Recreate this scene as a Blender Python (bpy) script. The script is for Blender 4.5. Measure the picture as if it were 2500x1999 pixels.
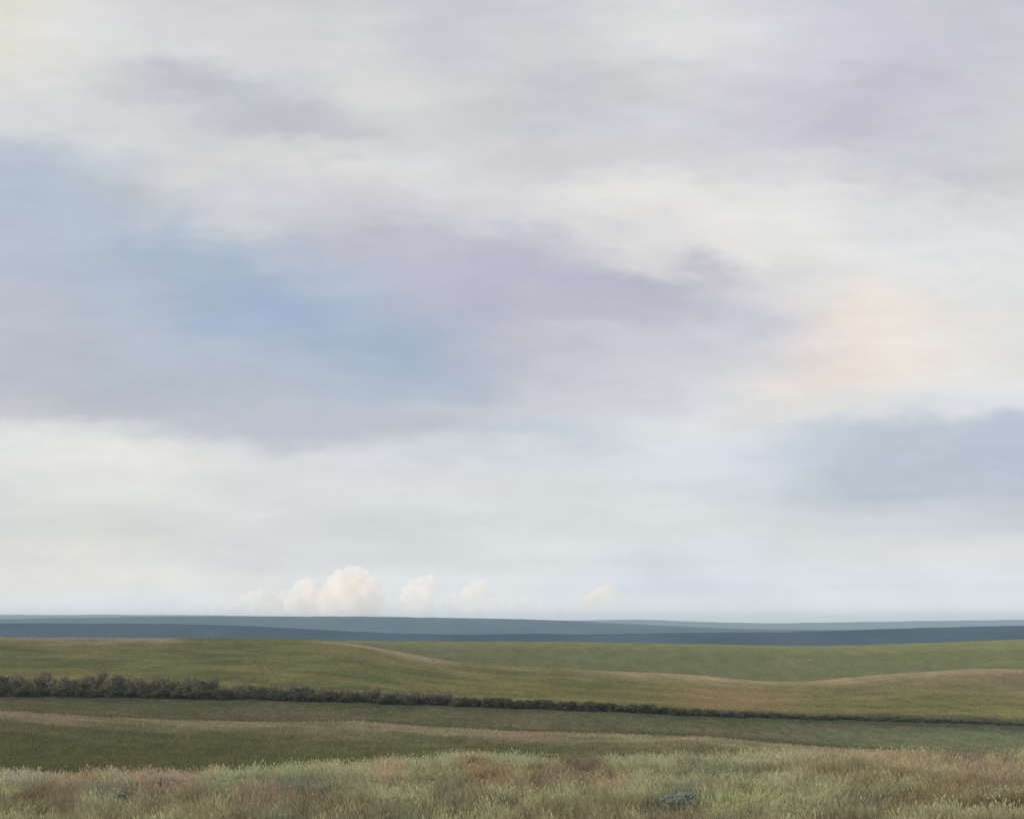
import bpy, math, random
import numpy as np
from mathutils import Vector

# ------------------------------------------------------------------ basics
SC = bpy.context.scene
for o in list(bpy.data.objects):
    bpy.data.objects.remove(o, do_unlink=True)
rng = np.random.default_rng(11)
random.seed(11)
F, EYE, CX = 2096.0, 1322.0, 1078.0      # photo pixels per unit tangent, eye level row, centre column (2156 px wide view)
CAM_Z = 4.0

# ------------------------------------------------------------------ camera
cam = bpy.data.cameras.new('camera')
cam.sensor_width = 36.0
cam.lens = 36.0 * F / 2156.0
cam.shift_y = (EYE - 862.0) / 2156.0
cam.clip_end = 60000.0
cam.clip_start = 0.1
cam_o = bpy.data.objects.new('camera', cam)
cam_o.location = (0, 0, CAM_Z)
cam_o.rotation_euler = (math.radians(90), 0, 0)
SC.collection.objects.link(cam_o)
SC.camera = cam_o
SC.view_settings.view_transform = 'Standard'
SC.view_settings.look = 'None'
SC.view_settings.exposure = 0.0
SC.view_settings.gamma = 1.0
SC.cycles.volume_bounces = 28
SC.cycles.max_bounces = 30
SC.cycles.use_denoising = True
try:
    SC.cycles.denoiser = 'OPENIMAGEDENOISE'
except Exception:
    pass


def lin(c):
    c = np.asarray(c, float) / 255.0
    return np.where(c <= 0.04045, c / 12.92, ((c + 0.055) / 1.055) ** 2.4)


# ------------------------------------------------------------------ sun and sky
SUN_EL, SUN_AZ = math.radians(24), math.radians(-118)      # azimuth from +Y towards +X: low, behind the left shoulder
sun = bpy.data.lights.new('sun', 'SUN')
sun.energy = 2.6
sun.angle = math.radians(14)
sun.color = (1.0, 0.88, 0.79)
sun_o = bpy.data.objects.new('sun', sun)
sd = Vector((math.sin(SUN_AZ) * math.cos(SUN_EL), math.cos(SUN_AZ) * math.cos(SUN_EL), math.sin(SUN_EL)))
sun_o.rotation_euler = sd.to_track_quat('Z', 'Y').to_euler()
sun_o.location = (-60, -40, 80)
SC.collection.objects.link(sun_o)


class NT:
    """small helper to wire shader nodes"""
    def __init__(self, tree):
        self.t = tree
        tree.nodes.clear()

    def n(self, typ, **kw):
        nd = self.t.nodes.new(typ)
        for k, v in kw.items():
            setattr(nd, k, v)
        return nd

    def l(self, a, b):
        self.t.links.new(a, b)

    def math(self, op, a, b=None, c=None, clamp=False):
        nd = self.n('ShaderNodeMath', operation=op)
        nd.use_clamp = clamp
        for i, v in enumerate((a, b, c)):
            if v is None:
                continue
            if isinstance(v, (int, float)):
                nd.inputs[i].default_value = v
            else:
                self.l(v, nd.inputs[i])
        return nd.outputs[0]

    def mix(self, fac, a, b, blend='MIX'):
        nd = self.n('ShaderNodeMix', data_type='RGBA', blend_type=blend)
        for s, v in ((nd.inputs[0], fac), (nd.inputs[6], a), (nd.inputs[7], b)):
            if isinstance(v, (int, float)):
                s.default_value = v
            elif isinstance(v, (tuple, list)):
                s.default_value = (*v[:3], 1)
            else:
                self.l(v, s)
        return nd.outputs[2]

    def xyz(self, x, y, z):
        nd = self.n('ShaderNodeCombineXYZ')
        for i, v in enumerate((x, y, z)):
            if isinstance(v, (int, float)):
                nd.inputs[i].default_value = v
            else:
                self.l(v, nd.inputs[i])
        return nd.outputs[0]

    def noise(self, vec, scale, detail=3, rough=0.5, out=0, dist=0.0):
        nd = self.n('ShaderNodeTexNoise')
        nd.inputs['Scale'].default_value = scale
        nd.inputs['Detail'].default_value = detail
        nd.inputs['Roughness'].default_value = rough
        nd.inputs['Distortion'].default_value = dist
        if vec is not None:
            self.l(vec, nd.inputs['Vector'])
        return nd.outputs[out]


# cloud colours of the overcast, by direction: rows climb from the horizon, columns go from left (west) to right (east)
SKY_X = [0, 180, 360, 540, 720, 900, 1080, 1260, 1440, 1620, 1800, 1980, 2156]
SKY = {
0: [(216,213,203),(212,211,210),(206,205,208),(206,205,208),(202,203,207),(195,199,205),(198,200,206),(200,203,207),(212,212,212),(205,204,212),(198,196,210),(200,198,208),(195,195,207)],
110: [(218,214,203),(212,212,210),(208,208,208),(207,206,208),(207,207,208),(196,200,206),(200,202,206),(203,205,208),(212,211,211),(205,203,213),(199,195,212),(197,194,211),(198,199,206)],
200: [(212,212,209),(207,208,208),(190,193,202),(194,198,206),(207,207,207),(208,208,207),(198,199,204),(195,198,202),(204,204,208),(200,197,210),(195,190,208),(198,194,210),(203,203,208)],
270: [(206,208,210),(206,208,209),(204,205,207),(186,189,198),(194,197,202),(204,205,206),(200,200,205),(199,199,205),(203,202,209),(197,194,209),(193,189,207),(200,198,208),(202,203,207)],
350: [(182,193,209),(184,196,210),(206,206,206),(207,207,207),(210,209,208),(208,208,209),(204,203,208),(204,203,208),(206,205,210),(207,206,210),(201,199,208),(201,200,207),(202,203,206)],
430: [(176,190,208),(178,190,206),(192,197,206),(201,202,207),(201,200,207),(203,202,208),(209,208,210),(217,215,212),(218,216,212),(217,216,214),(214,213,213),(211,212,213),(210,211,212)],
510: [(178,188,205),(175,189,207),(165,183,207),(176,189,208),(187,187,204),(187,186,204),(190,189,205),(203,201,208),(215,212,210),(220,218,214),(217,217,216),(214,215,216),(210,212,213)],
580: [(182,187,205),(172,185,206),(164,181,207),(160,178,208),(176,186,206),(183,181,204),(184,183,205),(183,180,204),(188,186,204),(210,207,208),(216,214,212),(218,217,215),(213,213,212)],
650: [(186,188,205),(176,186,203),(168,182,206),(152,172,207),(157,176,205),(176,180,202),(183,181,201),(186,184,203),(190,188,206),(200,198,208),(223,213,205),(224,218,210),(217,215,212)],
730: [(184,186,204),(178,186,202),(176,187,204),(170,184,205),(162,179,206),(158,176,204),(184,186,203),(196,196,209),(198,197,209),(206,205,210),(222,211,202),(224,219,211),(218,216,212)],
800: [(182,186,203),(178,186,202),(178,186,202),(176,187,203),(172,185,204),(170,183,204),(186,190,205),(198,198,209),(202,202,210),(213,210,209),(224,213,203),(222,218,213),(216,215,213)],
850: [(198,200,205),(186,191,203),(181,187,203),(184,192,205),(184,192,207),(188,194,207),(198,201,210),(202,203,211),(206,208,213),(213,211,210),(213,212,210),(211,213,216),(208,211,217)],
900: [(216,217,214),(212,213,211),(196,199,207),(188,193,207),(187,192,207),(187,192,206),(192,202,213),(198,206,214),(211,214,214),(204,210,216),(186,197,211),(186,196,212),(180,191,209)],
960: [(217,217,213),(218,217,211),(217,216,211),(210,212,212),(205,208,212),(198,203,211),(202,208,214),(205,210,215),(204,210,216),(196,203,214),(182,193,209),(180,191,207),(178,188,207)],
1030: [(209,210,209),(214,214,209),(213,213,209),(209,211,210),(210,212,211),(211,213,212),(208,211,212),(206,210,213),(205,209,214),(196,203,213),(185,194,208),(182,192,207),(183,191,208)],
1100: [(210,210,207),(214,214,206),(211,212,209),(210,212,211),(207,211,212),(206,211,213),(207,211,213),(209,212,213),(208,211,213),(206,209,213),(205,208,213),(201,204,212),(197,200,210)],
1170: [(210,210,206),(212,212,205),(209,210,208),(206,209,210),(205,209,211),(204,209,212),(207,211,213),(207,211,214),(204,208,214),(206,209,213),(210,212,213),(212,213,212),(211,212,212)],
1230: [(208,210,209),(207,208,207),(207,209,208),(206,209,209),(206,210,212),(206,210,213),(207,210,214),(203,206,214),(196,200,216),(205,208,217),(207,210,217),(205,208,217),(206,208,215)],
1290: [(214,215,215),(216,217,216),(217,217,215),(219,217,214),(219,218,215),(219,219,217),(216,218,219),(212,216,223),(208,214,225),(208,214,224),(208,213,224),(208,212,222),(208,210,219)],
}

world = bpy.data.worlds.new('World')
SC.world = world
world.use_nodes = True
W = NT(world.node_tree)
tc = W.n('ShaderNodeTexCoord')
sep = W.n('ShaderNodeSeparateXYZ')
W.l(tc.outputs['Generated'], sep.inputs[0])
yy = W.math('MAXIMUM', sep.outputs[1], 0.25)
u = W.math('DIVIDE', sep.outputs[0], yy)
w = W.math('DIVIDE', sep.outputs[2], yy)
# wind-drawn streaks: the cloud edges are pushed about by stretched noise
vw = W.xyz(W.math('MULTIPLY', u, 1.0), W.math('MULTIPLY', w, 2.6), 0.0)
n1 = W.n('ShaderNodeSeparateColor')
W.l(W.noise(vw, 5.0, 5, 0.55, out=1), n1.inputs[0])
n2 = W.n('ShaderNodeSeparateColor')
W.l(W.noise(vw, 17.0, 4, 0.6, out=1), n2.inputs[0])


def warp(base, ch, a1, a2):
    r = W.math('MULTIPLY_ADD', W.math('SUBTRACT', n1.outputs[ch], 0.5), a1, base)
    return W.math('MULTIPLY_ADD', W.math('SUBTRACT', n2.outputs[ch], 0.5), a2, r)


uw = warp(u, 0, 0.16, 0.05)
# the push dies out towards the horizon, where the bands lie level
lift = W.math('MULTIPLY', w, 3.0, clamp=True)
wn = W.math('ADD', W.math('MULTIPLY', W.math('SUBTRACT', n1.outputs[1], 0.5), 0.11),
            W.math('MULTIPLY', W.math('SUBTRACT', n2.outputs[1], 0.5), 0.05))
ww = W.math('MULTIPLY_ADD', wn, lift, w)
u0, u1 = (SKY_X[0] - CX) / F, (SKY_X[-1] - CX) / F
fac_u = W.math('DIVIDE', W.math('SUBTRACT', uw, u0), u1 - u0, clamp=True)
rows = sorted(SKY, reverse=True)                      # from the horizon up
col = None
prev = None
for r in rows:
    cr = W.n('ShaderNodeValToRGB')
    cr.color_ramp.interpolation = 'CARDINAL'
    el = cr.color_ramp.elements
    while len(el) < len(SKY_X):
        el.new(0.5)
    for i, x in enumerate(SKY_X):
        el[i].position = i / (len(SKY_X) - 1)
    for i, c in enumerate(SKY[r]):
        c = np.array(c, float)
        c = c + {1290: 37, 1230: 14, 1170: 5, 960: 3, 1030: 2}.get(r, 0) + np.array((1.0, .35, -.25)) * {1290: 15, 1230: 11, 1170: 4}.get(r, 0) * max(0, 1 - i / 8)                # the horizon is seen through the most air
        c = c.mean() + (c - c.mean()) * (.74 if c[2] > c[0] else .95)
        c = c + np.interp(c.mean(), [150, 165, 185, 195, 205, 212, 218, 224], [3, 2, 2, 1, 5, 9, 12, 13])
        el[i].color = (*lin(c), 1)
    W.l(fac_u, cr.inputs[0])
    t = (EYE - r) / F
    if col is None:
        col = cr.outputs[0]
    else:
        mr = W.n('ShaderNodeMapRange', interpolation_type='SMOOTHSTEP')
        mr.inputs[1].default_value = prev
        mr.inputs[2].default_value = t
        W.l(ww, mr.inputs[0])
        col = W.mix(mr.outputs[0], col, cr.outputs[0])
    prev = t
# faint mottling of the cloud sheet
mot = W.noise(W.xyz(u, W.math('MULTIPLY', w, 3.2), 3.0), 8.5, 8, 0.62)
mr = W.n('ShaderNodeMapRange')
mr.inputs[1].default_value, mr.inputs[2].default_value = 0.25, 0.75
mr.inputs[3].default_value, mr.inputs[4].default_value = 0.92, 1.08
W.l(mot, mr.inputs[0])
vs = W.n('ShaderNodeVectorMath', operation='SCALE')
W.l(col, vs.inputs[0])
W.l(mr.outputs[0], vs.inputs[3])
sky = W.n('ShaderNodeTexSky', sky_type='NISHITA')
sky.sun_disc = False
sky.sun_elevation = SUN_EL
sky.sun_rotation = SUN_AZ
bg1 = W.n('ShaderNodeBackground')
bg1.inputs[1].default_value = 0.1
W.l(sky.outputs[0], bg1.inputs[0])
bg2 = W.n('ShaderNodeBackground')
bg2.inputs[1].default_value = 1.035
W.l(vs.outputs[0], bg2.inputs[0])
ms = W.n('ShaderNodeMixShader')
ms.inputs[0].default_value = 0.96
W.l(bg1.outputs[0], ms.inputs[1])
W.l(bg2.outputs[0], ms.inputs[2])
wo = W.n('ShaderNodeOutputWorld')
W.l(ms.outputs[0], wo.inputs[0])


# ------------------------------------------------------------------ numpy helpers
def hash2(ix, iy, seed):
    h = (ix.astype(np.int64) * 374761393 + iy.astype(np.int64) * 668265263 + seed * 1442695041) & 0x7fffffff
    h = ((h ^ (h >> 13)) * 1274126177) & 0x7fffffff
    h = h ^ (h >> 16)
    return (h & 0xffff) / 65535.0


def vnoise(x, y, seed=0):
    ix, iy = np.floor(x), np.floor(y)
    fx, fy = x - ix, y - iy
    fx, fy = fx * fx * (3 - 2 * fx), fy * fy * (3 - 2 * fy)
    a, b = hash2(ix, iy, seed), hash2(ix + 1, iy, seed)
    c, d = hash2(ix, iy + 1, seed), hash2(ix + 1, iy + 1, seed)
    return (a * (1 - fx) + b * fx) * (1 - fy) + (c * (1 - fx) + d * fx) * fy


def fbm(x, y, seed=0, oct=4):
    r, a, t = 0.0, 1.0, 0.0
    for k in range(oct):
        r = r + a * vnoise(x * 2 ** k + 17.3 * k, y * 2 ** k + 9.1 * k, seed + k)
        t += a
        a *= 0.55
    return r / t


def sstep(a, b, x):
    t = np.clip((x - a) / (b - a), 0, 1)
    return t * t * (3 - 2 * t)


def curve(pts):
    xs = np.array([(p[0] - CX) / F for p in pts])
    ys = np.array([p[1] for p in pts], float)

    def f(s):
        k = np.linspace(-0.03, 0.03, 7)
        return sum(np.interp(np.asarray(s) + d, xs, ys) for d in k) / 7
    return f


def make_mesh(name, verts, tris, cols=None, mats=(), mat_idx=None, smooth=False):
    me = bpy.data.meshes.new(name)
    verts = np.asarray(verts, np.float32)
    tris = np.asarray(tris, np.int32)
    me.vertices.add(len(verts))
    me.vertices.foreach_set('co', verts.ravel())
    n, k = tris.shape
    me.loops.add(n * k)
    me.loops.foreach_set('vertex_index', tris.ravel())
    me.polygons.add(n)
    me.polygons.foreach_set('loop_start', np.arange(0, n * k, k, dtype=np.int32))
    me.polygons.foreach_set('loop_total', np.full(n, k, np.int32))
    for m in mats:
        me.materials.append(m)
    if mat_idx is not None:
        me.polygons.foreach_set('material_index', np.asarray(mat_idx, np.int32))
    if smooth:
        me.polygons.foreach_set('use_smooth', np.ones(n, bool))
    if cols is not None:
        at = me.color_attributes.new('tint', 'FLOAT_COLOR', 'POINT')
        c4 = np.ones((len(verts), 4), np.float32)
        c4[:, :3] = cols
        at.data.foreach_set('color', c4.ravel())
    me.update()
    me.validate()
    return me


def link(name, data, parent=None):
    o = bpy.data.objects.new(name, data)
    SC.collection.objects.link(o)
    if parent:
        o.parent = parent
    return o


def tag(o, label, cat, group=None):
    o['label'] = label
    o['category'] = cat
    if group:
        o['group'] = group


def thing(name, label, cat, loc, group=None):
    o = link(name, None)
    o.location = loc
    o.empty_display_size = 0.2
    tag(o, label, cat, group)
    return o


# ------------------------------------------------------------------ the lie of the land
row_crest = curve([(-400, 1672), (0, 1662), (300, 1656), (500, 1648), (760, 1634), (1000, 1614), (1150, 1622), (1400, 1617), (1700, 1606),
                   (1850, 1606), (2156, 1604), (2500, 1602)])
row_fold = curve([(-400, 1498), (0, 1502), (200, 1514), (400, 1522), (600, 1527), (760, 1524), (900, 1535), (1100, 1546), (1300, 1553),
                  (1500, 1560), (1600, 1571), (1750, 1583), (1900, 1591), (2156, 1600), (2500, 1604)])
row_hedge = curve([(-400, 1458), (0, 1464), (300, 1468), (600, 1474), (900, 1484), (1200, 1495), (1500, 1507), (1700, 1513), (2000, 1522),
                   (2156, 1526), (2500, 1532)])
row_mid = curve([(-400, 1338), (0, 1341), (300, 1343), (500, 1343), (690, 1346), (780, 1360), (850, 1375), (920, 1389), (1050, 1399),
                 (1200, 1407), (1300, 1414), (1450, 1420), (1550, 1430), (1650, 1438), (1750, 1431), (1850, 1421), (2000, 1411),
                 (2100, 1406), (2156, 1409), (2500, 1420)])
row_far = curve([(-400, 1352), (600, 1350), (760, 1349), (900, 1350), (1200, 1351), (1500, 1357), (1700, 1361), (1900, 1356), (2000, 1352),
                 (2156, 1346), (2500, 1340)])
dep_crest = curve([(-400, 26), (0, 26), (1000, 30), (2156, 34), (2500, 35)])
dep_fold = curve([(-400, 100), (0, 105), (800, 112), (1500, 100), (2156, 92), (2500, 90)])
dep_hedge = curve([(-400, 205), (0, 205), (1000, 215), (2156, 235), (2500, 240)])
dep_mid = curve([(-400, 370), (700, 380), (950, 400), (1400, 420), (1650, 410), (2156, 390), (2500, 380)])
dep_far = curve([(-400, 760), (2500, 700)])


def knots(s):
    one = np.ones_like(s)
    y1, y2, y3, y4, y5 = dep_crest(s), dep_fold(s), dep_hedge(s), dep_mid(s), dep_far(s)
    r1, r2, r3, r4, r5 = row_crest(s), row_fold(s), row_hedge(s), row_mid(s), row_far(s)
    d = lambda y, r: y * (r - EYE) / F
    Y = [-30 * one, 8 * one, y1, 58 * one, y2, 0.45 * y2 + 0.55 * y3, y3, 0.5 * (y3 + y4), y4, 0.55 * y4 + 0.45 * y5, y5, 1250 * one,
         3000 * one, 9700 * one]
    d3, d4 = d(y3, r3), d(y4, r4)
    D = [3.6 * one, 3.8 * one, d(y1, r1), np.maximum(d(58, r1 + 95), 12.0), d(y2, r2), d(0.45 * y2 + 0.55 * y3, np.maximum(r2 + 12, r3 + 30)),
         d3, 0.42 * d3 + 0.58 * d4 + 1.2, d4, d(0.55 * y4 + 0.45 * y5, np.maximum(r4, r5) + 24), d(y5, r5), 38 * one, 44 * one, 44 * one]
    return np.array(Y), np.array(D)


def hermite(s, y):
    """height under (s, y) through the knots, monotone between them"""
    Y, D = knots(s)
    h = np.diff(Y, axis=0)
    dl = np.diff(D, axis=0) / h
    m = np.zeros_like(Y)
    a, b = dl[:-1], dl[1:]
    same = a * b > 0
    m[1:-1] = np.where(same, 2 * a * b / np.where(same, a + b, 1), 0)
    k = np.clip((y[None, :] >= Y).sum(0) - 1, 0, len(Y) - 2)
    j = np.arange(len(s))
    hh = h[k, j]
    t = np.clip((y - Y[k, j]) / hh, 0, 1)
    D0, D1, m0, m1 = D[k, j], D[k + 1, j], m[k, j], m[k + 1, j]
    dd = ((2 * t**3 - 3 * t**2 + 1) * D0 + (t**3 - 2 * t**2 + t) * hh * m0 + (-2 * t**3 + 3 * t**2) * D1 + (t**3 - t**2) * hh * m1)
    return CAM_Z - dd, k, t


def side(x, y):
    return np.clip(x / np.maximum(y, 12.0), -0.62, 0.62)


def ground_z(x, y):
    x, y = np.asarray(x, float).ravel(), np.asarray(y, float).ravel()
    z, k, t = hermite(side(x, y), y)
    near = np.exp(-np.maximum(y, 0) / 60.0)
    z = z + near * 0.16 * (fbm(x * 0.35, y * 0.35, 5, 3) - 0.5) + (1 - near) * 0.5 * (fbm(x * 0.05, y * 0.05, 8, 3) - 0.5) * np.clip(y / 300, 0, 1)
    return z


# ------------------------------------------------------------------ colours of the grasses (albedo)
def A(r, g, b, k=0.87):
    return lin((r, g, b)) * k


def soften(c, k, gain=1.0, cap=.5):
    """pull colours towards their own grey and scale them, keeping the hue under the cap"""
    c = np.atleast_2d(np.asarray(c, float))
    g_ = c @ np.array([.3, .5, .2])
    c = (c * (1 - k) + g_[:, None] * k) * gain
    c[:, 0] = np.minimum(c[:, 0], 1.16 * c[:, 1])
    mx = c.max(1)[:, None]
    return c * np.minimum(1.0, cap / np.maximum(mx, 1e-6))


def blend(c, m, col):
    return c * (1 - m[:, None]) + np.asarray(col)[None, :] * m[:, None]


# patches of different grasses on the near field: column, row, half width, half height, colour, amount
PATCH = [
    (60, 1650, 70, 9, (190, 190, 165), .9), (160, 1658, 45, 14, (165, 125, 100), .8), (215, 1678, 60, 18, (108, 112, 92), .9),
    (110, 1690, 60, 14, (112, 96, 74), .7), (290, 1650, 60, 12, (150, 138, 112), .8), (375, 1655, 75, 18, (150, 122, 102), .9),
    (330, 1690, 70, 14, (116, 108, 82), .7), (500, 1640, 60, 12, (165, 172, 130), .9), (480, 1672, 60, 14, (118, 132, 100), .9),
    (600, 1640, 60, 12, (140, 150, 108), .9), (640, 1660, 70, 14, (105, 114, 94), .9), (560, 1690, 60, 16, (130, 108, 90), .9),
    (720, 1632, 60, 10, (172, 178, 140), .9), (760, 1665, 60, 16, (118, 122, 88), .8), (820, 1640, 26, 16, (185, 165, 128), .9),
    (850, 1690, 60, 16, (150, 152, 104), .9), (900, 1655, 60, 14, (122, 128, 92), .8), (910, 1615, 70, 10, (160, 172, 132), .8),
    (1000, 1603, 45, 14, (178, 172, 124), .9), (1040, 1630, 55, 16, (132, 112, 76), .9), (960, 1668, 70, 14, (110, 112, 84), .8),
    (1050, 1660, 60, 12, (122, 104, 78), .8), (1100, 1612, 60, 10, (152, 166, 128), .8), (1230, 1622, 60, 9, (116, 90, 72), .9),
    (1180, 1650, 60, 16, (124, 104, 84), .8), (1290, 1660, 40, 12, (165, 132, 98), .8), (1350, 1615, 70, 12, (138, 150, 106), .9),
    (1430, 1692, 60, 16, (96, 106, 92), .95), (1400, 1655, 70, 12, (140, 148, 104), .8), (1330, 1685, 70, 14, (132, 138, 96), .8),
    (1520, 1640, 80, 16, (110, 118, 90), .9), (1600, 1612, 70, 10, (164, 168, 128), .8), (1720, 1598, 60, 8, (172, 168, 134), .8),
    (1560, 1695, 90, 14, (142, 152, 98), .9), (1700, 1635, 70, 14, (124, 116, 78), .8), (1850, 1600, 60, 10, (168, 146, 106), .9),
    (1790, 1655, 70, 18, (122, 112, 76), .8), (1690, 1680, 60, 14, (136, 138, 100), .8), (1920, 1620, 80, 14, (152, 142, 100), .8),
    (2035, 1608, 50, 12, (118, 98, 80), .95), (2100, 1640, 70, 18, (134, 122, 100), .8), (2000, 1660, 70, 16, (120, 108, 76), .8),
    (1960, 1700, 80, 14, (118, 104, 66), .8), (2120, 1700, 50, 16, (110, 84, 52), .9), (1250, 1710, 80, 12, (116, 118, 80), .8),
    (700, 1712, 90, 10, (112, 100, 70), .8), (420, 1715, 90, 10, (128, 128, 82), .8), (60, 1712, 70, 10, (112, 112, 74), .8),
]


def near_colour(x, y, z):
    n = fbm(x * 1.1, y * 0.8, 21, 4)
    m = fbm(x * 0.45, y * 0.4, 31, 4)
    q = fbm(x * 2.6, y * 2.2, 41, 3)
    c = np.tile(A(122, 122, 84), (len(x), 1))
    c = blend(c, sstep(.5, .68, m), A(136, 140, 98))
    c = blend(c, sstep(.56, .72, n), A(152, 160, 116))
    c = blend(c, sstep(.5, .34, n), A(112, 104, 76))
    c = blend(c, sstep(.42, .3, m) * .7, A(104, 112, 86))
    px, py = CX + F * x / y, EYE + F * (CAM_Z - z) / y
    wob = (q - .5) * 34
    for (a, b, w_, h_, cc, am) in PATCH:
        r2 = ((px + wob * 1.2 - a) / (w_ * 1.15)) ** 2 + ((py + wob * .4 - b) / (h_ * 1.2)) ** 2
        c = blend(c, am * sstep(1.7, .35, r2), A(*cc))
    return c


def land_colour(x, y):
    s = side(x, y)
    z, k, t = hermite(s, y)
    px = CX + F * s
    n = fbm(x * 0.03 + 3, y * 0.03, 51, 5)
    st = fbm(s * 14, np.log(np.maximum(y, 2)) * 30, 61, 4)          # long level drifts of one grass
    st2 = fbm(s * 26 + 9, np.log(np.maximum(y, 2)) * 55, 71, 3)
    c = np.tile(A(110, 106, 76), (len(x), 1))
    # near field
    mk = k <= 2
    # fold face: lush and dark low down, paler near its top
    f = (k == 3) | ((k == 4) & (t < .06))
    tt = np.where(k == 3, t, 1.0)
    cf = np.tile(A(97, 100, 68), (len(x), 1))
    cf = blend(cf, sstep(.62, .9, tt + (st - .5) * .35), A(112, 114, 84))
    cf = blend(cf, sstep(.4, .75, st) * sstep(.6, .85, tt) * .8, A(128, 124, 94))
    edge = sstep(.84, .96, tt + (st2 - .5) * .10)
    cf = blend(cf, edge * (.35 + .65 * sstep(.38, .6, st2)), A(150, 143, 114))
    cf = blend(cf, edge * sstep(.52, .7, fbm(s * 9 + 4, s * 0, 77, 3)) * .8, A(154, 136, 115))
    cf = blend(cf, sstep(1650, 1900, px) * .5, A(112, 120, 92))
    c = np.where(f[:, None], cf, c)
    # brown flat between the fold and the hedge
    f = ((k == 4) & (t >= .06)) | (k == 5)
    cb = np.tile(A(95, 97, 73), (len(x), 1))
    cb = blend(cb, sstep(.52, .72, st) * .8, A(110, 99, 78))
    cb = blend(cb, sstep(.5, .32, st) * .7, A(90, 94, 72))
    cb = blend(cb, sstep(1500, 2050, px) * .75, A(102, 112, 84))
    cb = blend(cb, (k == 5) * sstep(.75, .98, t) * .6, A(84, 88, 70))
    hedge_shade = np.where(k == 5, sstep(.62, .95, t + (st2 - .5) * .1), 0) * (.5 + .35 * sstep(1250, 1500, px))
    cb = blend(cb, hedge_shade, A(64, 72, 56))  # shade along the hedge foot, painted into the turf colour
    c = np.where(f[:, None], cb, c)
    # the middle hill
    f = (k == 6) | (k == 7) | ((k == 8) & (t < .03))
    tt = np.where(k == 6, t * .5, np.where(k == 7, .5 + .5 * t, 1.0))
    cm = np.tile(A(108, 111, 74), (len(x), 1))
    cm = blend(cm, sstep(500, 1300, px), A(106, 104, 68))
    cm = blend(cm, sstep(.5, .72, st) * .8, A(122, 118, 78))
    cm = blend(cm, sstep(.5, .33, st), A(94, 100, 64))
    cm = blend(cm, sstep(.45, .1, tt) * sstep(500, 100, px) * .8, A(138, 128, 84))
    cm = blend(cm, sstep(1350, 1500, px) * sstep(1750, 1560, px) * sstep(.95, .5, tt) * .8, A(132, 114, 84))
    cm = blend(cm, sstep(1650, 2000, px) * sstep(.2, .8, tt) * .7, A(112, 103, 80))
    rag = fbm(x * .04, y * .015, 93, 4)
    e = sstep(.70, .97, tt + (st2 - .5) * .16 + (rag - .5) * .22)
    amount = np.interp(px, [0, 340, 400, 640, 700, 800, 900, 980, 1200, 1310, 1500, 1600, 1680, 1760, 1950, 2156], [.7, .85, .05, .05, .7, .95, .9, .12, .12, .6, .75, .5, .25, .55, .65, .4])
    cm = blend(cm, e * amount, A(158, 143, 120))
    hedge_shade = sstep(.16, .05, tt + (st2 - .5) * .06) * sstep(1250, 1500, px) * .85
    cm = blend(cm, hedge_shade, A(64, 72, 56))  # hedge shade carried onto the foot of the hill, right part, as colour
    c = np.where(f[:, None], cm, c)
    # the far green hill
    f = ((k == 8) & (t >= .03)) | (k == 9) | ((k == 10) & (t < .1))
    tt = np.where(k == 9, t, np.where(k == 10, 1.0, 0))
    cg = np.tile(A(96, 102, 66), (len(x), 1))
    cg = blend(cg, sstep(.55, .95, tt + (st - .5) * .4), A(112, 118, 74))
    cg = blend(cg, sstep(.55, .75, st) * .5, A(112, 110, 80))
    c = np.where(f[:, None], cg, c)
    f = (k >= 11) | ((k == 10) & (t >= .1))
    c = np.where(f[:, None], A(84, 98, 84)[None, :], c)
    return c


# ------------------------------------------------------------------ materials
def mat_grass(name, translucency=0.45, bump=False):
    m = bpy.data.materials.new(name)
    m.use_nodes = True
    T = NT(m.node_tree)
    at = T.n('ShaderNodeAttribute', attribute_name='tint')
    d = T.n('ShaderNodeBsdfDiffuse')
    T.l(at.outputs[0], d.inputs[0])
    tr = T.n('ShaderNodeBsdfTranslucent')
    T.l(at.outputs[0], tr.inputs[0])
    mx = T.n('ShaderNodeMixShader')
    mx.inputs[0].default_value = translucency
    T.l(d.outputs[0], mx.inputs[1])
    T.l(tr.outputs[0], mx.inputs[2])
    out = T.n('ShaderNodeOutputMaterial')
    T.l(mx.outputs[0], out.inputs[0])
    return m


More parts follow.
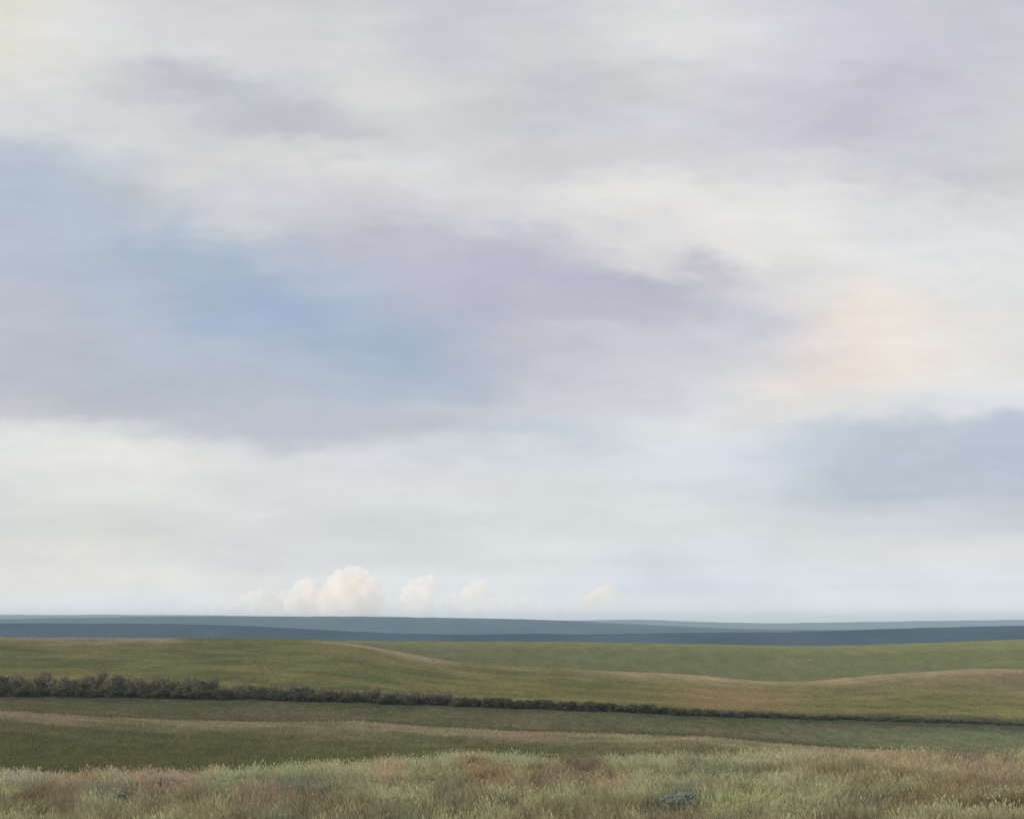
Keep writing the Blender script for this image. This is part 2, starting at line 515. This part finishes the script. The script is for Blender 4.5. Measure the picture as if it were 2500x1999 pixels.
def mat_ground():
    m = bpy.data.materials.new('prairie_turf')
    m.use_nodes = True
    T = NT(m.node_tree)
    at = T.n('ShaderNodeAttribute', attribute_name='tint')
    g = T.n('ShaderNodeNewGeometry')
    sp = T.n('ShaderNodeSeparateXYZ')
    T.l(g.outputs['Position'], sp.inputs[0])
    v1 = T.xyz(sp.outputs[0], T.math('MULTIPLY', sp.outputs[1], .45), 0.0)
    a = T.noise(v1, 0.55, 6, .62)
    b = T.noise(v1, 0.09, 5, .6)
    fa = T.math('MULTIPLY_ADD', a, 1.3, 0.35)
    fb = T.math('MULTIPLY_ADD', b, 0.9, 0.55)
    f = T.math('MULTIPLY', fa, fb)
    sc = T.n('ShaderNodeVectorMath', operation='SCALE')
    T.l(at.outputs[0], sc.inputs[0])
    T.l(f, sc.inputs[3])
    warm = T.mix(T.math('MULTIPLY', T.math('SUBTRACT', T.noise(v1, 0.17, 5, .6), .5), 1.6, clamp=True), sc.outputs[0], (0.19, 0.14, 0.085))
    d = T.n('ShaderNodeBsdfDiffuse')
    d.inputs[1].default_value = 1.0
    T.l(warm, d.inputs[0])
    bp = T.n('ShaderNodeBump')
    bp.inputs['Strength'].default_value = 0.5
    bp.inputs['Distance'].default_value = 0.35
    T.l(a, bp.inputs['Height'])
    T.l(bp.outputs[0], d.inputs['Normal'])
    out = T.n('ShaderNodeOutputMaterial')
    T.l(d.outputs[0], out.inputs[0])
    return m


def mat_ridge():
    m = bpy.data.materials.new('wooded_hill_hazed')
    m.use_nodes = True
    T = NT(m.node_tree)
    g = T.n('ShaderNodeNewGeometry')
    sp = T.n('ShaderNodeSeparateXYZ')
    T.l(g.outputs['Position'], sp.inputs[0])
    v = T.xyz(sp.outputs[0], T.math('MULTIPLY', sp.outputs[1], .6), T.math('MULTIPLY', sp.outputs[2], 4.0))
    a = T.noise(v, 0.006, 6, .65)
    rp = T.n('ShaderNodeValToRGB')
    rp.color_ramp.elements[0].position, rp.color_ramp.elements[0].color = .35, (.024, .052, .085, 1)  # blue of the distance haze is partly put into this base colour
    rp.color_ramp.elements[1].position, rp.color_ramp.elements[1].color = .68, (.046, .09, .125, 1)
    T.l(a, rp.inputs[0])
    d = T.n('ShaderNodeBsdfDiffuse')
    T.l(rp.outputs[0], d.inputs[0])
    out = T.n('ShaderNodeOutputMaterial')
    T.l(d.outputs[0], out.inputs[0])
    return m


M_BLADE = mat_grass('grass_blade')
M_LEAF = mat_grass('shrub_leaf', .25)
M_STEM = mat_grass('woody_stem', 0.0)
M_GROUND = mat_ground()
M_RIDGE = mat_ridge()

# ------------------------------------------------------------------ ground: one sheet to the horizon
ts = np.linspace(-1.1, 1.1, 641)
ys = np.concatenate([np.linspace(-30, 14, 12), np.linspace(16, 45, 70), np.linspace(46, 260, 260)[0:], np.geomspace(261, 1300, 230), np.geomspace(1330, 9700, 40)])
TT, YY = np.meshgrid(ts, ys)
XX = TT * np.maximum(YY, 40.0)
ZZ = ground_z(XX, YY)
gv = np.stack([XX.ravel(), YY.ravel(), ZZ], 1)
nr, nc = YY.shape
i0 = (np.arange(nr - 1)[:, None] * nc + np.arange(nc - 1)[None, :]).ravel()
gq = np.stack([i0, i0 + 1, i0 + nc + 1, i0 + nc], 1)
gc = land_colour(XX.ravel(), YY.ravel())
mk = (YY.ravel() > 10) & (YY.ravel() < 45)
kk = hermite(side(XX.ravel(), YY.ravel()), YY.ravel())[1]
mk &= kk <= 2
gc[mk] = soften(near_colour(XX.ravel()[mk], YY.ravel()[mk], ZZ[mk]), .3, 1.4)
g = link('ground', make_mesh('ground', gv, gq, gc, [M_GROUND], smooth=True))
g['kind'] = 'structure'


# ------------------------------------------------------------------ far hills, blue with distance
def hill(yr, width, rowf, seed, rough):
    s = np.linspace(-1.12, 1.12, 1400)
    v = np.linspace(-1, 1, 31)
    S, V = np.meshgrid(s, v)
    Y = yr + V * width
    X = S * yr
    top = CAM_Z - yr * (rowf(np.clip(S, -.62, .62)) - EYE) / F
    top = top + rough * (fbm(X.ravel() / 160, Y.ravel() / 300, seed, 5).reshape(X.shape) - .5) + rough * .5 * (fbm(X.ravel() / 34, Y.ravel() / 90, seed + 7, 3).reshape(X.shape) - .5)
    base = -42.0
    prof = np.cos(np.clip(V, -1, 1) * math.pi / 2) ** 1.2
    Z = base + (top - base) * prof - (1 - prof) * 3.0
    n_, m_ = S.shape
    q0 = (np.arange(n_ - 1)[:, None] * m_ + np.arange(m_ - 1)[None, :]).ravel()
    q = np.stack([q0, q0 + 1, q0 + m_ + 1, q0 + m_], 1)
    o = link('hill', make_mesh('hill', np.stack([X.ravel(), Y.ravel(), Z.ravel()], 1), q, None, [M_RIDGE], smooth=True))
    o['kind'] = 'structure'
    return o


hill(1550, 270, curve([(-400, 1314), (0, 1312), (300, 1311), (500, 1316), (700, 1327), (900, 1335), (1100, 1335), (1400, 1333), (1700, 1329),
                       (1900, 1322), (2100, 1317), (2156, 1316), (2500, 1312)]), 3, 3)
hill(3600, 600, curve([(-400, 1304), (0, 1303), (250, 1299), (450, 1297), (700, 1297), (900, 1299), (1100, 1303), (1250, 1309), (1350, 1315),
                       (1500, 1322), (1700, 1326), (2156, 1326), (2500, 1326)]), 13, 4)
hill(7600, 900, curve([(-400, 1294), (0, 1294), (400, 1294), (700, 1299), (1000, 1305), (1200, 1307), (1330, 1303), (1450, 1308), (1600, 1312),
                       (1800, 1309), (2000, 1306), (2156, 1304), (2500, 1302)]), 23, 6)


# ------------------------------------------------------------------ grass: many blades in one sheet
def blades(x, y, z, h, wd, col, lean=0.35, tipc=None, bend=None, seed=0):
    r = np.random.default_rng(seed)
    n = len(x)
    a = r.uniform(0, 2 * math.pi, n)
    ux, uy = np.cos(a), np.sin(a)
    if bend is None:
        bend = r.uniform(0, 2 * math.pi, n)
    ln = h * lean * r.uniform(.2, 1.3, n)
    bx, by = np.cos(bend) * ln, np.sin(bend) * ln
    V = np.zeros((n, 5, 3))
    for i, (t, ww_) in enumerate(((0, .8), (0, .8), (.55, 1), (.55, 1), (1, 0))):
        sg = (-1, 1, -1, 1, 0)[i]
        V[:, i, 0] = x + ux * wd * .5 * ww_ * sg + bx * t ** 1.8
        V[:, i, 1] = y + uy * wd * .5 * ww_ * sg + by * t ** 1.8
        V[:, i, 2] = z + h * t * (1 - .25 * lean * t) - (0.02 if t == 0 else 0)
    b = np.arange(n) * 5
    T = np.concatenate([np.stack([b, b + 1, b + 3], 1), np.stack([b, b + 3, b + 2], 1), np.stack([b + 2, b + 3, b + 4], 1)])
    C = np.repeat(col[:, None, :], 5, 1)
    if tipc is not None:
        C[:, 4] = tipc
        C[:, 2:4] = .5 * C[:, 2:4] + .5 * tipc[:, None, :]
    return V.reshape(-1, 3), T, C.reshape(-1, 3)


def plumes(x, y, z, ln, wd, col, seed=0):
    """feathery seed heads: two crossed lozenges each"""
    r = np.random.default_rng(seed)
    n = len(x)
    a = r.uniform(0, math.pi, n)
    tx, ty = r.normal(0, .35, n), r.normal(0, .35, n)
    V = np.zeros((n, 8, 3))
    for p in range(2):
        ux, uy = np.cos(a + p * math.pi / 2), np.sin(a + p * math.pi / 2)
        for i, (t, w_) in enumerate(((0, 0), (.45, 1), (1, 0), (.45, -1))):
            V[:, p * 4 + i, 0] = x + tx * ln * t + ux * wd * .5 * w_
            V[:, p * 4 + i, 1] = y + ty * ln * t + uy * wd * .5 * w_
            V[:, p * 4 + i, 2] = z + ln * t
    b = np.arange(n) * 8
    T = np.concatenate([np.stack([b + o, b + o + 1, b + o + 2], 1) for o in (0, 4)] + [np.stack([b + o, b + o + 2, b + o + 3], 1) for o in (0, 4)])
    return V.reshape(-1, 3), T, np.repeat(col, 8, 0)


def join(parts):
    V, T, C, o = [], [], [], 0
    for v, t, c in parts:
        V.append(v); T.append(t + o); C.append(c)
        o += len(v)
    return np.concatenate(V), np.concatenate(T), np.concatenate(C)


def near_grass():
    n = 240000
    y = np.sqrt(rng.uniform(17.5 ** 2, 40 ** 2, n))
    x = rng.uniform(-.60, .60, n) * y
    keep = y < dep_crest(side(x, y)) + 4.5
    x, y = x[keep], y[keep]
    z = ground_z(x, y)
    cl = fbm(x * 1.6, y * 1.6, 81, 3)
    h = (.10 + .40 * sstep(.28, .75, cl)) * rng.uniform(.55, 1.25, len(x))
    c = soften(near_colour(x, y, z), .40, 2.15, .46) * np.array((1.04, 1.0, .90))
    c *= rng.uniform(.7, 1.3, len(x))[:, None]
    bend = fbm(x * .5, y * .5, 91, 2) * 7 + rng.normal(0, .7, len(x))
    tip = c * 1.12 + .012
    parts = [blades(x, y, z, h, .016, c, .5, tip, bend, 1)]
    # seed heads where the grass is pale
    lum = c.mean(1)
    pk = np.where((lum > .2) & (rng.uniform(0, 1, len(x)) < .16))[0]
    parts.append(plumes(x[pk], y[pk], z[pk] + h[pk] * .8, rng.uniform(.06, .14, len(pk)), rng.uniform(.018, .035, len(pk)),
                        c[pk] * 1.15 + .03, 2))
    v, t, c = join(parts)
    o = link('grass', make_mesh('grass', v, t, c, [M_BLADE]))
    o['kind'] = 'stuff'
    tag(o, 'mixed prairie grass in pale green, pink and tan across the foreground', 'grass')


near_grass()


def fold_grass():
    """coarser tufts along the top of the fold, and rougher grass thinning out over the hills behind"""
    n1, n2 = 45000, 260000
    q = rng.uniform(-.6, .6, n1)
    y1 = dep_fold(q) + rng.normal(-5, 8, n1)
    y2 = 1 / rng.uniform(1 / 460, 1 / 62, n2)
    q2 = rng.uniform(-.56, .56, n2)
    s_ = np.concatenate([q, q2])
    y = np.concatenate([y1, y2])
    x = s_ * y
    z = ground_z(x, y)
    far = np.clip(y / 110, .55, 3.2)
    c = land_colour(x, y)
    d = np.abs(y - dep_hedge(side(x, y)))
    keep = (d > 2.5) | (y < dep_hedge(side(x, y)) - 1)
    c = soften(c, .12, 1.0, .5) * rng.uniform(1.0, 1.75, len(x))[:, None]
    h = rng.uniform(.12, .45, len(x)) * (.45 + 1.0 * fbm(x * .22, y * .12, 101, 3)) * np.clip(far, .8, 1.7)
    h[n1:] *= .75
    wd = .05 * far
    v, t, c = blades(x[keep], y[keep], z[keep], h[keep], wd[keep], c[keep], .6, c[keep] * 1.1, None, 3)
    o = link('grass', make_mesh('grass', v, t, c, [M_BLADE]))
    o['kind'] = 'stuff'
    tag(o, 'rough grass over the fold and hills behind the dark hollow, pinkish tan on the crests', 'grass')


fold_grass()


# ------------------------------------------------------------------ shrubs of the dark hedgerow
def shrub_mesh(name, w_, h_, nleaf, leaf, cols, seed, lobes=6):
    r = np.random.default_rng(seed)
    ce = np.stack([r.uniform(-.36, .36, lobes) * w_, r.uniform(-.36, .36, lobes) * w_, r.uniform(.28, .74, lobes) * h_], 1)
    ra = np.stack([r.uniform(.2, .34, lobes) * w_, r.uniform(.2, .34, lobes) * w_, r.uniform(.16, .28, lobes) * h_], 1)
    ce[0] = (0, 0, .3 * h_); ra[0] = (.5 * w_, .5 * w_, .32 * h_)
    k = r.integers(0, lobes, nleaf)
    d = r.normal(0, 1, (nleaf, 3))
    d /= np.linalg.norm(d, axis=1)[:, None]
    p = ce[k] + d * ra[k] * (r.uniform(.35, 1.12, nleaf) ** .6)[:, None]
    p[:, 2] = np.abs(p[:, 2])
    e1 = r.normal(0, 1, (nleaf, 3)); e1 /= np.linalg.norm(e1, axis=1)[:, None]
    e2 = np.cross(e1, r.normal(0, 1, (nleaf, 3))); e2 /= np.linalg.norm(e2, axis=1)[:, None]
    sz = leaf * r.uniform(.6, 1.4, nleaf)[:, None]
    V = np.stack([p - e1 * sz, p + e2 * sz * .5, p + e1 * sz, p - e2 * sz * .5], 1).reshape(-1, 3)
    b = np.arange(nleaf) * 4
    T = np.concatenate([np.stack([b, b + 1, b + 2], 1), np.stack([b, b + 2, b + 3], 1)])
    mixk = np.clip(fbm(p[:, 0] / w_ * 5 + seed, p[:, 2] / h_ * 4 + p[:, 1], seed, 3) * 2.4 - .7, 0, 1)[:, None]
    c = np.asarray(cols[0])[None] * (1 - mixk) + np.asarray(cols[1])[None] * mixk
    c = c * r.uniform(.75, 1.25, nleaf)[:, None]
    return V, T, np.repeat(c, 4, 0)


def stems_mesh(w_, h_, n, seed, col, rad):
    r = np.random.default_rng(seed)
    parts = []
    for i in range(n):
        a = r.uniform(0, 2 * math.pi)
        p0 = np.array([math.cos(a) * .06 * w_, math.sin(a) * .06 * w_, -.05 * h_])
        p2 = np.array([math.cos(a) * .36 * w_ * r.uniform(.3, 1), math.sin(a) * .36 * w_ * r.uniform(.3, 1), h_ * r.uniform(.6, .92)])
        p1 = (p0 + p2) / 2 + r.normal(0, .05 * w_, 3)
        V = []
        for t, rr in ((0, 1), (.35, .75), (.7, .5), (1, .15)):
            q = (1 - t) ** 2 * p0 + 2 * t * (1 - t) * p1 + t * t * p2
            for j in range(5):
                b = 2 * math.pi * j / 5
                V.append(q + rad * rr * np.array([math.cos(b), math.sin(b), 0]))
        T = []
        for k in range(3):
            for j in range(5):
                a0, a1 = k * 5 + j, k * 5 + (j + 1) % 5
                T += [(a0, a1, a1 + 5), (a0, a1 + 5, a0 + 5)]
        parts.append((np.array(V), np.array(T), np.tile(col, (len(V), 1))))
    return join(parts)


DARK = ((.062, .074, .048), (.125, .128, .085))
BROWN = ((.155, .158, .105), (.27, .245, .175))


def shrub_proto(name, w_, h_, nleaf, leaf, cols, seed):
    lv = shrub_mesh(name, w_, h_, nleaf, leaf, cols, seed)
    st = stems_mesh(w_, h_, 6, seed, np.array((.07, .055, .04)), .05)
    v, t, c = join([lv, st])
    mi = np.zeros(len(t), int)
    mi[len(lv[1]):] = 1
    return make_mesh(name, v, t, c, [M_LEAF, M_STEM], mi)


low = [shrub_proto('shrub', 3.4, 2.2, 1100, .17, DARK, 200 + i) for i in range(4)]
tall = [shrub_proto('shrub', 4.4, 4.6, 1500, .2, BROWN, 300 + i) for i in range(4)]


def put_shrub(me, px, dy, sc, label, group, zs=1.0):
    s = (px - CX) / F
    y = float(dep_hedge(np.array([s]))[0]) + dy
    x = s * y
    o = link('shrub', me)
    o.location = (x, y, float(ground_z([x], [y])[0]) - .08)
    o.rotation_euler = (0, 0, random.uniform(0, 6.28))
    o.scale = (sc, sc, sc * zs)
    tag(o, label, 'shrub', group)
    return o


px = -230
while px < 2230:
    hs = float(np.interp(px, [0, 300, 700, 1000, 1200, 1500, 1650, 2156], [1.0, .95, .9, 1.0, 1.05, .8, .62, .48])) * random.uniform(.88, 1.12)
    put_shrub(random.choice(low), px, random.uniform(-1.5, 1.5), hs, 'low dark green shrub in the front of the hedgerow line crossing the prairie',
              'low dark shrubs in the hedgerow line', 1.0 if px < 1450 else .85)
    px += 16 * max(.55, hs) * random.uniform(.75, 1.2)
px = -220
while px < 1080:
    hs = float(np.interp(px, [0, 200, 330, 500, 700, 900, 1060], [1.02, 1.02, .95, .74, .62, .56, .42])) * random.uniform(.8, 1.15)
    put_shrub(random.choice(tall), px, random.uniform(3, 7), hs, 'taller grey brown bush rising behind the dark front of the hedgerow',
              'taller grey brown bushes behind the hedgerow front')
    px += 28 * max(.6, hs) * random.uniform(.7, 1.25)


# ------------------------------------------------------------------ single plants that stand out in the near field
def spot(px, row):
    """ground point seen in direction (px, row)"""
    s = (px - CX) / F
    yv = np.linspace(16, 45, 3000)
    zv = ground_z(s * yv, yv)
    r = EYE + F * (CAM_Z - zv) / yv
    ok = np.where(r <= row)[0]
    if len(ok):
        y = yv[ok[0]]
    else:
        y = float(dep_crest(np.array([s]))[0]) - .3
    return s * y, y, float(ground_z([s * y], [y])[0])


def tuft(px, row, w_, h_, col, plume, label, seed, group=None):
    x, y, z = spot(px, row)
    root = thing('grass_tuft', label, 'grass tuft', (x, y, z), group)
    r = np.random.default_rng(seed)
    n = int(900 * w_)
    a, d = r.uniform(0, 6.283, n), np.sqrt(r.uniform(0, 1, n)) * w_ * .5
    bx, by = np.cos(a) * d, np.sin(a) * d * .8
    bz = ground_z(bx + x, by + y) - z
    fall = 1 - .45 * (d / (w_ * .5)) ** 2
    hh = h_ * fall * r.uniform(.65, 1.1, n)
    c = np.tile(soften(A(*col), .46, 2.1, .46), (n, 1)) * r.uniform(.7, 1.3, n)[:, None]
    v, t, c = blades(bx, by, bz, hh, .015, c, .45, c * 1.12, a + r.normal(0, .5, n), seed)
    link('blade_clump', make_mesh('blade_clump', v, t, c, [M_BLADE]), root)
    if plume:
        k = r.choice(n, int(n * .3), replace=False)
        lx = bx[k] + np.cos(a[k]) * hh[k] * .3
        ly = by[k] + np.sin(a[k]) * hh[k] * .3
        cc = np.tile(soften(A(*plume), .36, 2.2, .6), (len(k), 1)) * r.uniform(.8, 1.2, len(k))[:, None]
        v, t, c = plumes(lx, ly, bz[k] + hh[k] * .75, r.uniform(.08, .16, len(k)), r.uniform(.022, .04, len(k)), cc, seed + 1)
        link('seed_plume', make_mesh('seed_plume', v, t, c, [M_BLADE]), root)


def bush(px, row, w_, h_, cols, label, seed):
    x, y, z = spot(px, row)
    root = thing('low_bush', label, 'bush', (x, y, z))
    v, t, c = shrub_mesh('foliage', w_, h_, int(1500 * w_), .034, [soften(q, .1, 1.7)[0] for q in cols], seed, 9)
    link('foliage', make_mesh('foliage', v, t, c, [M_LEAF]), root)
    v, t, c = stems_mesh(w_ * 1.05, h_ * 1.12, 14, seed, np.array((.12, .09, .07)), .008)
    link('woody_stem', make_mesh('woody_stem', v, t, c, [M_STEM]), root)


tuft(990, 1612, 1.0, .42, (168, 160, 112), (196, 186, 140), 'tall golden cream feathery grass tuft, highest point of the near grassy crest', 400)
tuft(1040, 1636, 1.1, .26, (130, 110, 74), None, 'olive brown grass tuft just below the tall golden cream tuft', 401)
tuft(40, 1660, 1.0, .30, (165, 165, 138), (200, 198, 176), 'white tipped grass tuft at the left end of the near crest', 402)
tuft(160, 1668, .7, .28, (160, 122, 98), (176, 134, 108), 'salmon pink grass tuft near the left end of the crest', 403)
tuft(345, 1658, .9, .34, (146, 122, 102), (166, 138, 118), 'wide dusty pink grass tuft on the left part of the crest', 404)
tuft(420, 1656, .7, .32, (150, 130, 106), (172, 150, 122), 'tan pink grass tuft on the crest right of the dusty pink one', 405)
tuft(520, 1648, .7, .32, (160, 170, 122), (186, 192, 150), 'pale lime grass tuft on the crest between pink and green grass', 406)
tuft(725, 1640, 1.0, .28, (166, 174, 134), (196, 200, 166), 'silvery pale green grass tuft with cream seed heads on the crest', 407)
tuft(820, 1652, .45, .28, (180, 160, 122), (204, 182, 146), 'small peach cream tuft below the crest left of the golden tuft', 408)
tuft(850, 1694, 1.0, .24, (150, 154, 104), (172, 172, 126), 'yellow green grass tuft low in the left centre of the foreground', 409)
tuft(1110, 1620, .8, .3, (150, 164, 124), (176, 184, 146), 'pale sage green grass tuft on the crest right of the golden tuft', 410)
tuft(1290, 1664, .6, .22, (164, 132, 98), (182, 150, 116), 'small peach grass tuft in the middle of the near field', 411)
tuft(1585, 1618, .9, .26, (160, 166, 122), (184, 184, 148), 'pale green tuft with cream heads beside the grey green bush on the right', 412)
tuft(1850, 1606, 1.0, .28, (166, 146, 104), (186, 164, 122), 'peach gold grass tuft on the right part of the crest', 413)
tuft(560, 1694, .9, .2, (128, 104, 88), (140, 118, 102), 'russet red grass tuft low in the left foreground', 414)
tuft(2125, 1705, .8, .24, (108, 82, 50), None, 'dark brown grass tuft in the bottom right corner', 415)
tuft(1975, 1712, .9, .2, (114, 98, 60), None, 'olive brown tuft near the bottom edge left of the dark corner tuft', 416)
SAGE = (A(110, 118, 98), A(140, 148, 126))
bush(215, 1684, 1.0, .34, SAGE, 'grey green sagebrush in the far left of the foreground', 500)
bush(640, 1670, .9, .26, SAGE, 'low bluish grey sagebrush below the crest in the left half', 501)
bush(1430, 1698, .9, .32, (A(104, 116, 106), A(130, 142, 130)), 'blue grey sagebrush right of centre near the bottom edge', 502)
bush(1525, 1646, 1.3, .30, (A(112, 120, 94), A(138, 144, 114)), 'wide dark grey green bush in the right half of the near field', 503)
bush(1232, 1630, 1.3, .20, (A(116, 88, 72), A(146, 116, 96)), 'low dark red brown bush right of the golden tuft', 504)
bush(2035, 1614, .9, .28, (A(122, 104, 90), A(150, 132, 116)), 'purplish brown bush on the crest near the right edge', 505)


# ------------------------------------------------------------------ heaped clouds on the horizon
def mat_cloud(name, dens, colour):
    m = bpy.data.materials.new(name)
    m.use_nodes = True
    T = NT(m.node_tree)
    pv = T.n('ShaderNodeVolumePrincipled')
    pv.inputs['Color'].default_value = (*colour, 1)
    pv.inputs['Anisotropy'].default_value = 0.0
    pv.inputs['Density'].default_value = dens
    out = T.n('ShaderNodeOutputMaterial')
    T.l(pv.outputs[0], out.inputs['Volume'])
    return m


tex_big = bpy.data.textures.new('cloud_billow', 'CLOUDS')
tex_big.noise_scale = 190.0
tex_big.noise_depth = 3
tex_fine = bpy.data.textures.new('cloud_curl', 'CLOUDS')
tex_fine.noise_scale = 70.0
tex_fine.noise_depth = 3


def cloud(puffs, label, dens, colour, yc=16000.0):
    import bmesh
    k = yc / F
    xc = CX + sum(p[0] for p in puffs) / len(puffs) - CX
    cx, cz = (xc - CX) * k, CAM_Z + (EYE - 1290) * k
    bm = bmesh.new()
    for (a, b, r) in puffs:
        bb = bmesh.ops.create_icosphere(bm, subdivisions=3, radius=r * k)
        off = Vector(((a - xc) * k, random.uniform(-.5, .5) * r * k, (EYE - b) * k + CAM_Z - cz))
        for v in bb['verts']:
            v.co += off
    me = bpy.data.meshes.new('cloud')
    bm.to_mesh(me)
    bm.free()
    me.materials.append(mat_cloud('cloud_vapour', dens, colour))
    o = link('cloud', me)
    o.location = (cx, yc, cz)
    rm = o.modifiers.new('remesh', 'REMESH')
    rm.mode = 'VOXEL'
    rm.voxel_size = 11.0
    dp = o.modifiers.new('billow', 'DISPLACE')
    dp.texture = tex_big
    dp.texture_coords = 'LOCAL'
    dp.strength = 65.0
    dp.mid_level = 0.5
    d2 = o.modifiers.new('curl', 'DISPLACE')
    d2.texture = tex_fine
    d2.texture_coords = 'LOCAL'
    d2.strength = 75.0
    d2.mid_level = 0.5
    tag(o, label, 'cloud')
    return o


PEACH = (1.0, .98, .95)
cloud([(405, 1290, 8), (430, 1287, 9), (455, 1284, 10), (480, 1279, 11), (500, 1271, 12), (515, 1263, 12), (530, 1257, 12), (548, 1252, 12),
       (565, 1256, 12), (582, 1261, 11), (600, 1256, 12), (615, 1248, 12), (628, 1235, 11), (641, 1228, 12), (656, 1229, 12), (670, 1239, 12),
       (686, 1238, 12), (700, 1224, 14), (716, 1212, 13), (735, 1205, 14), (752, 1203, 12), (768, 1209, 12), (784, 1222, 12), (792, 1237, 13),
       (797, 1252, 13), (800, 1267, 12), (814, 1276, 10), (745, 1230, 26), (720, 1245, 24), (770, 1248, 24), (690, 1260, 24), (650, 1256, 24),
       (740, 1270, 28), (785, 1278, 22), (620, 1272, 22), (660, 1284, 26), (700, 1288, 26), (575, 1277, 18), (540, 1272, 16), (590, 1292, 18),
       (530, 1288, 14), (490, 1290, 12), (760, 1294, 24)],
      'largest peach white cumulus cloud, a tall tower with a low tail trailing left', .0095, PEACH)
cloud([(872, 1232, 13), (888, 1224, 14), (905, 1220, 12), (918, 1228, 10), (858, 1244, 14), (850, 1258, 12), (880, 1248, 20), (900, 1246, 18),
       (870, 1268, 18), (895, 1270, 18), (885, 1286, 18), (860, 1284, 14)],
      'soft rounded cream cumulus puff just right of the tall cloud tower', .007, PEACH)
cloud([(1000, 1236, 12), (1014, 1232, 12), (1026, 1242, 11), (1036, 1256, 10), (1042, 1266, 8), (986, 1244, 12), (974, 1254, 10), (958, 1252, 9),
       (944, 1260, 8), (1010, 1252, 17), (990, 1264, 15), (1020, 1270, 13), (960, 1268, 12), (995, 1282, 16)],
      'small peach cumulus puff in the middle of the row of clouds', .0075, PEACH)
cloud([(1110, 1266, 14), (1082, 1272, 12), (1138, 1268, 9), (1100, 1284, 12)],
      'smallest and faintest white cloud low between the middle puff and the right cloud', .005, (.98, .97, .97))
cloud([(1262, 1246, 12), (1278, 1243, 12), (1294, 1247, 11), (1308, 1254, 9), (1248, 1255, 13), (1236, 1263, 12), (1224, 1272, 11), (1212, 1281, 10),
       (1200, 1290, 9), (1270, 1258, 15), (1250, 1268, 14), (1232, 1280, 13), (1290, 1260, 11), (1268, 1276, 12)],
      'pale slanting cumulus cloud standing apart on the right', .0065, (1.0, .96, .91))

cloud([(340, 1296, 9), (380, 1294, 10), (420, 1292, 12), (460, 1289, 13), (500, 1287, 14), (560, 1286, 16), (620, 1288, 18), (700, 1286, 18), (780, 1284, 17), (815, 1279, 13),
       (835, 1272, 12), (850, 1278, 14), (900, 1282, 16), (930, 1275, 13), (955, 1280, 14), (1000, 1284, 16), (1040, 1279, 13), (1060, 1272, 10), (1080, 1282, 14),
       (1120, 1284, 13), (1150, 1280, 9), (1180, 1290, 12), (1220, 1294, 11), (1270, 1295, 10)],
      'long low pale peach cloud bank along the horizon beneath the row of cumulus', .006, (1.0, .965, .92), 17500.0)

# ------------------------------------------------------------------ haze: even air over the whole land
import bmesh as _b
bm = _b.new()
_b.ops.create_cube(bm, size=1.0)
x0, x1, y0, y1, z0, z1 = -11500, 11500, -60, 9900, -52, 118
for v in bm.verts:
    v.co = (x0 + (v.co.x + .5) * (x1 - x0), y0 + (v.co.y + .5) * (y1 - y0), z0 + (v.co.z + .5) * (z1 - z0))
me = bpy.data.meshes.new('haze')
bm.to_mesh(me)
bm.free()
hm = bpy.data.materials.new('pale_air')
hm.use_nodes = True
T = NT(hm.node_tree)
pv = T.n('ShaderNodeVolumePrincipled')
pv.inputs['Color'].default_value = (.68, .865, 1.0, 1)
pv.inputs['Density'].default_value = 1.4e-4
T.l(pv.outputs[0], T.n('ShaderNodeOutputMaterial').inputs['Volume'])
me.materials.append(hm)
hz = link('haze', me)
hz['kind'] = 'stuff'
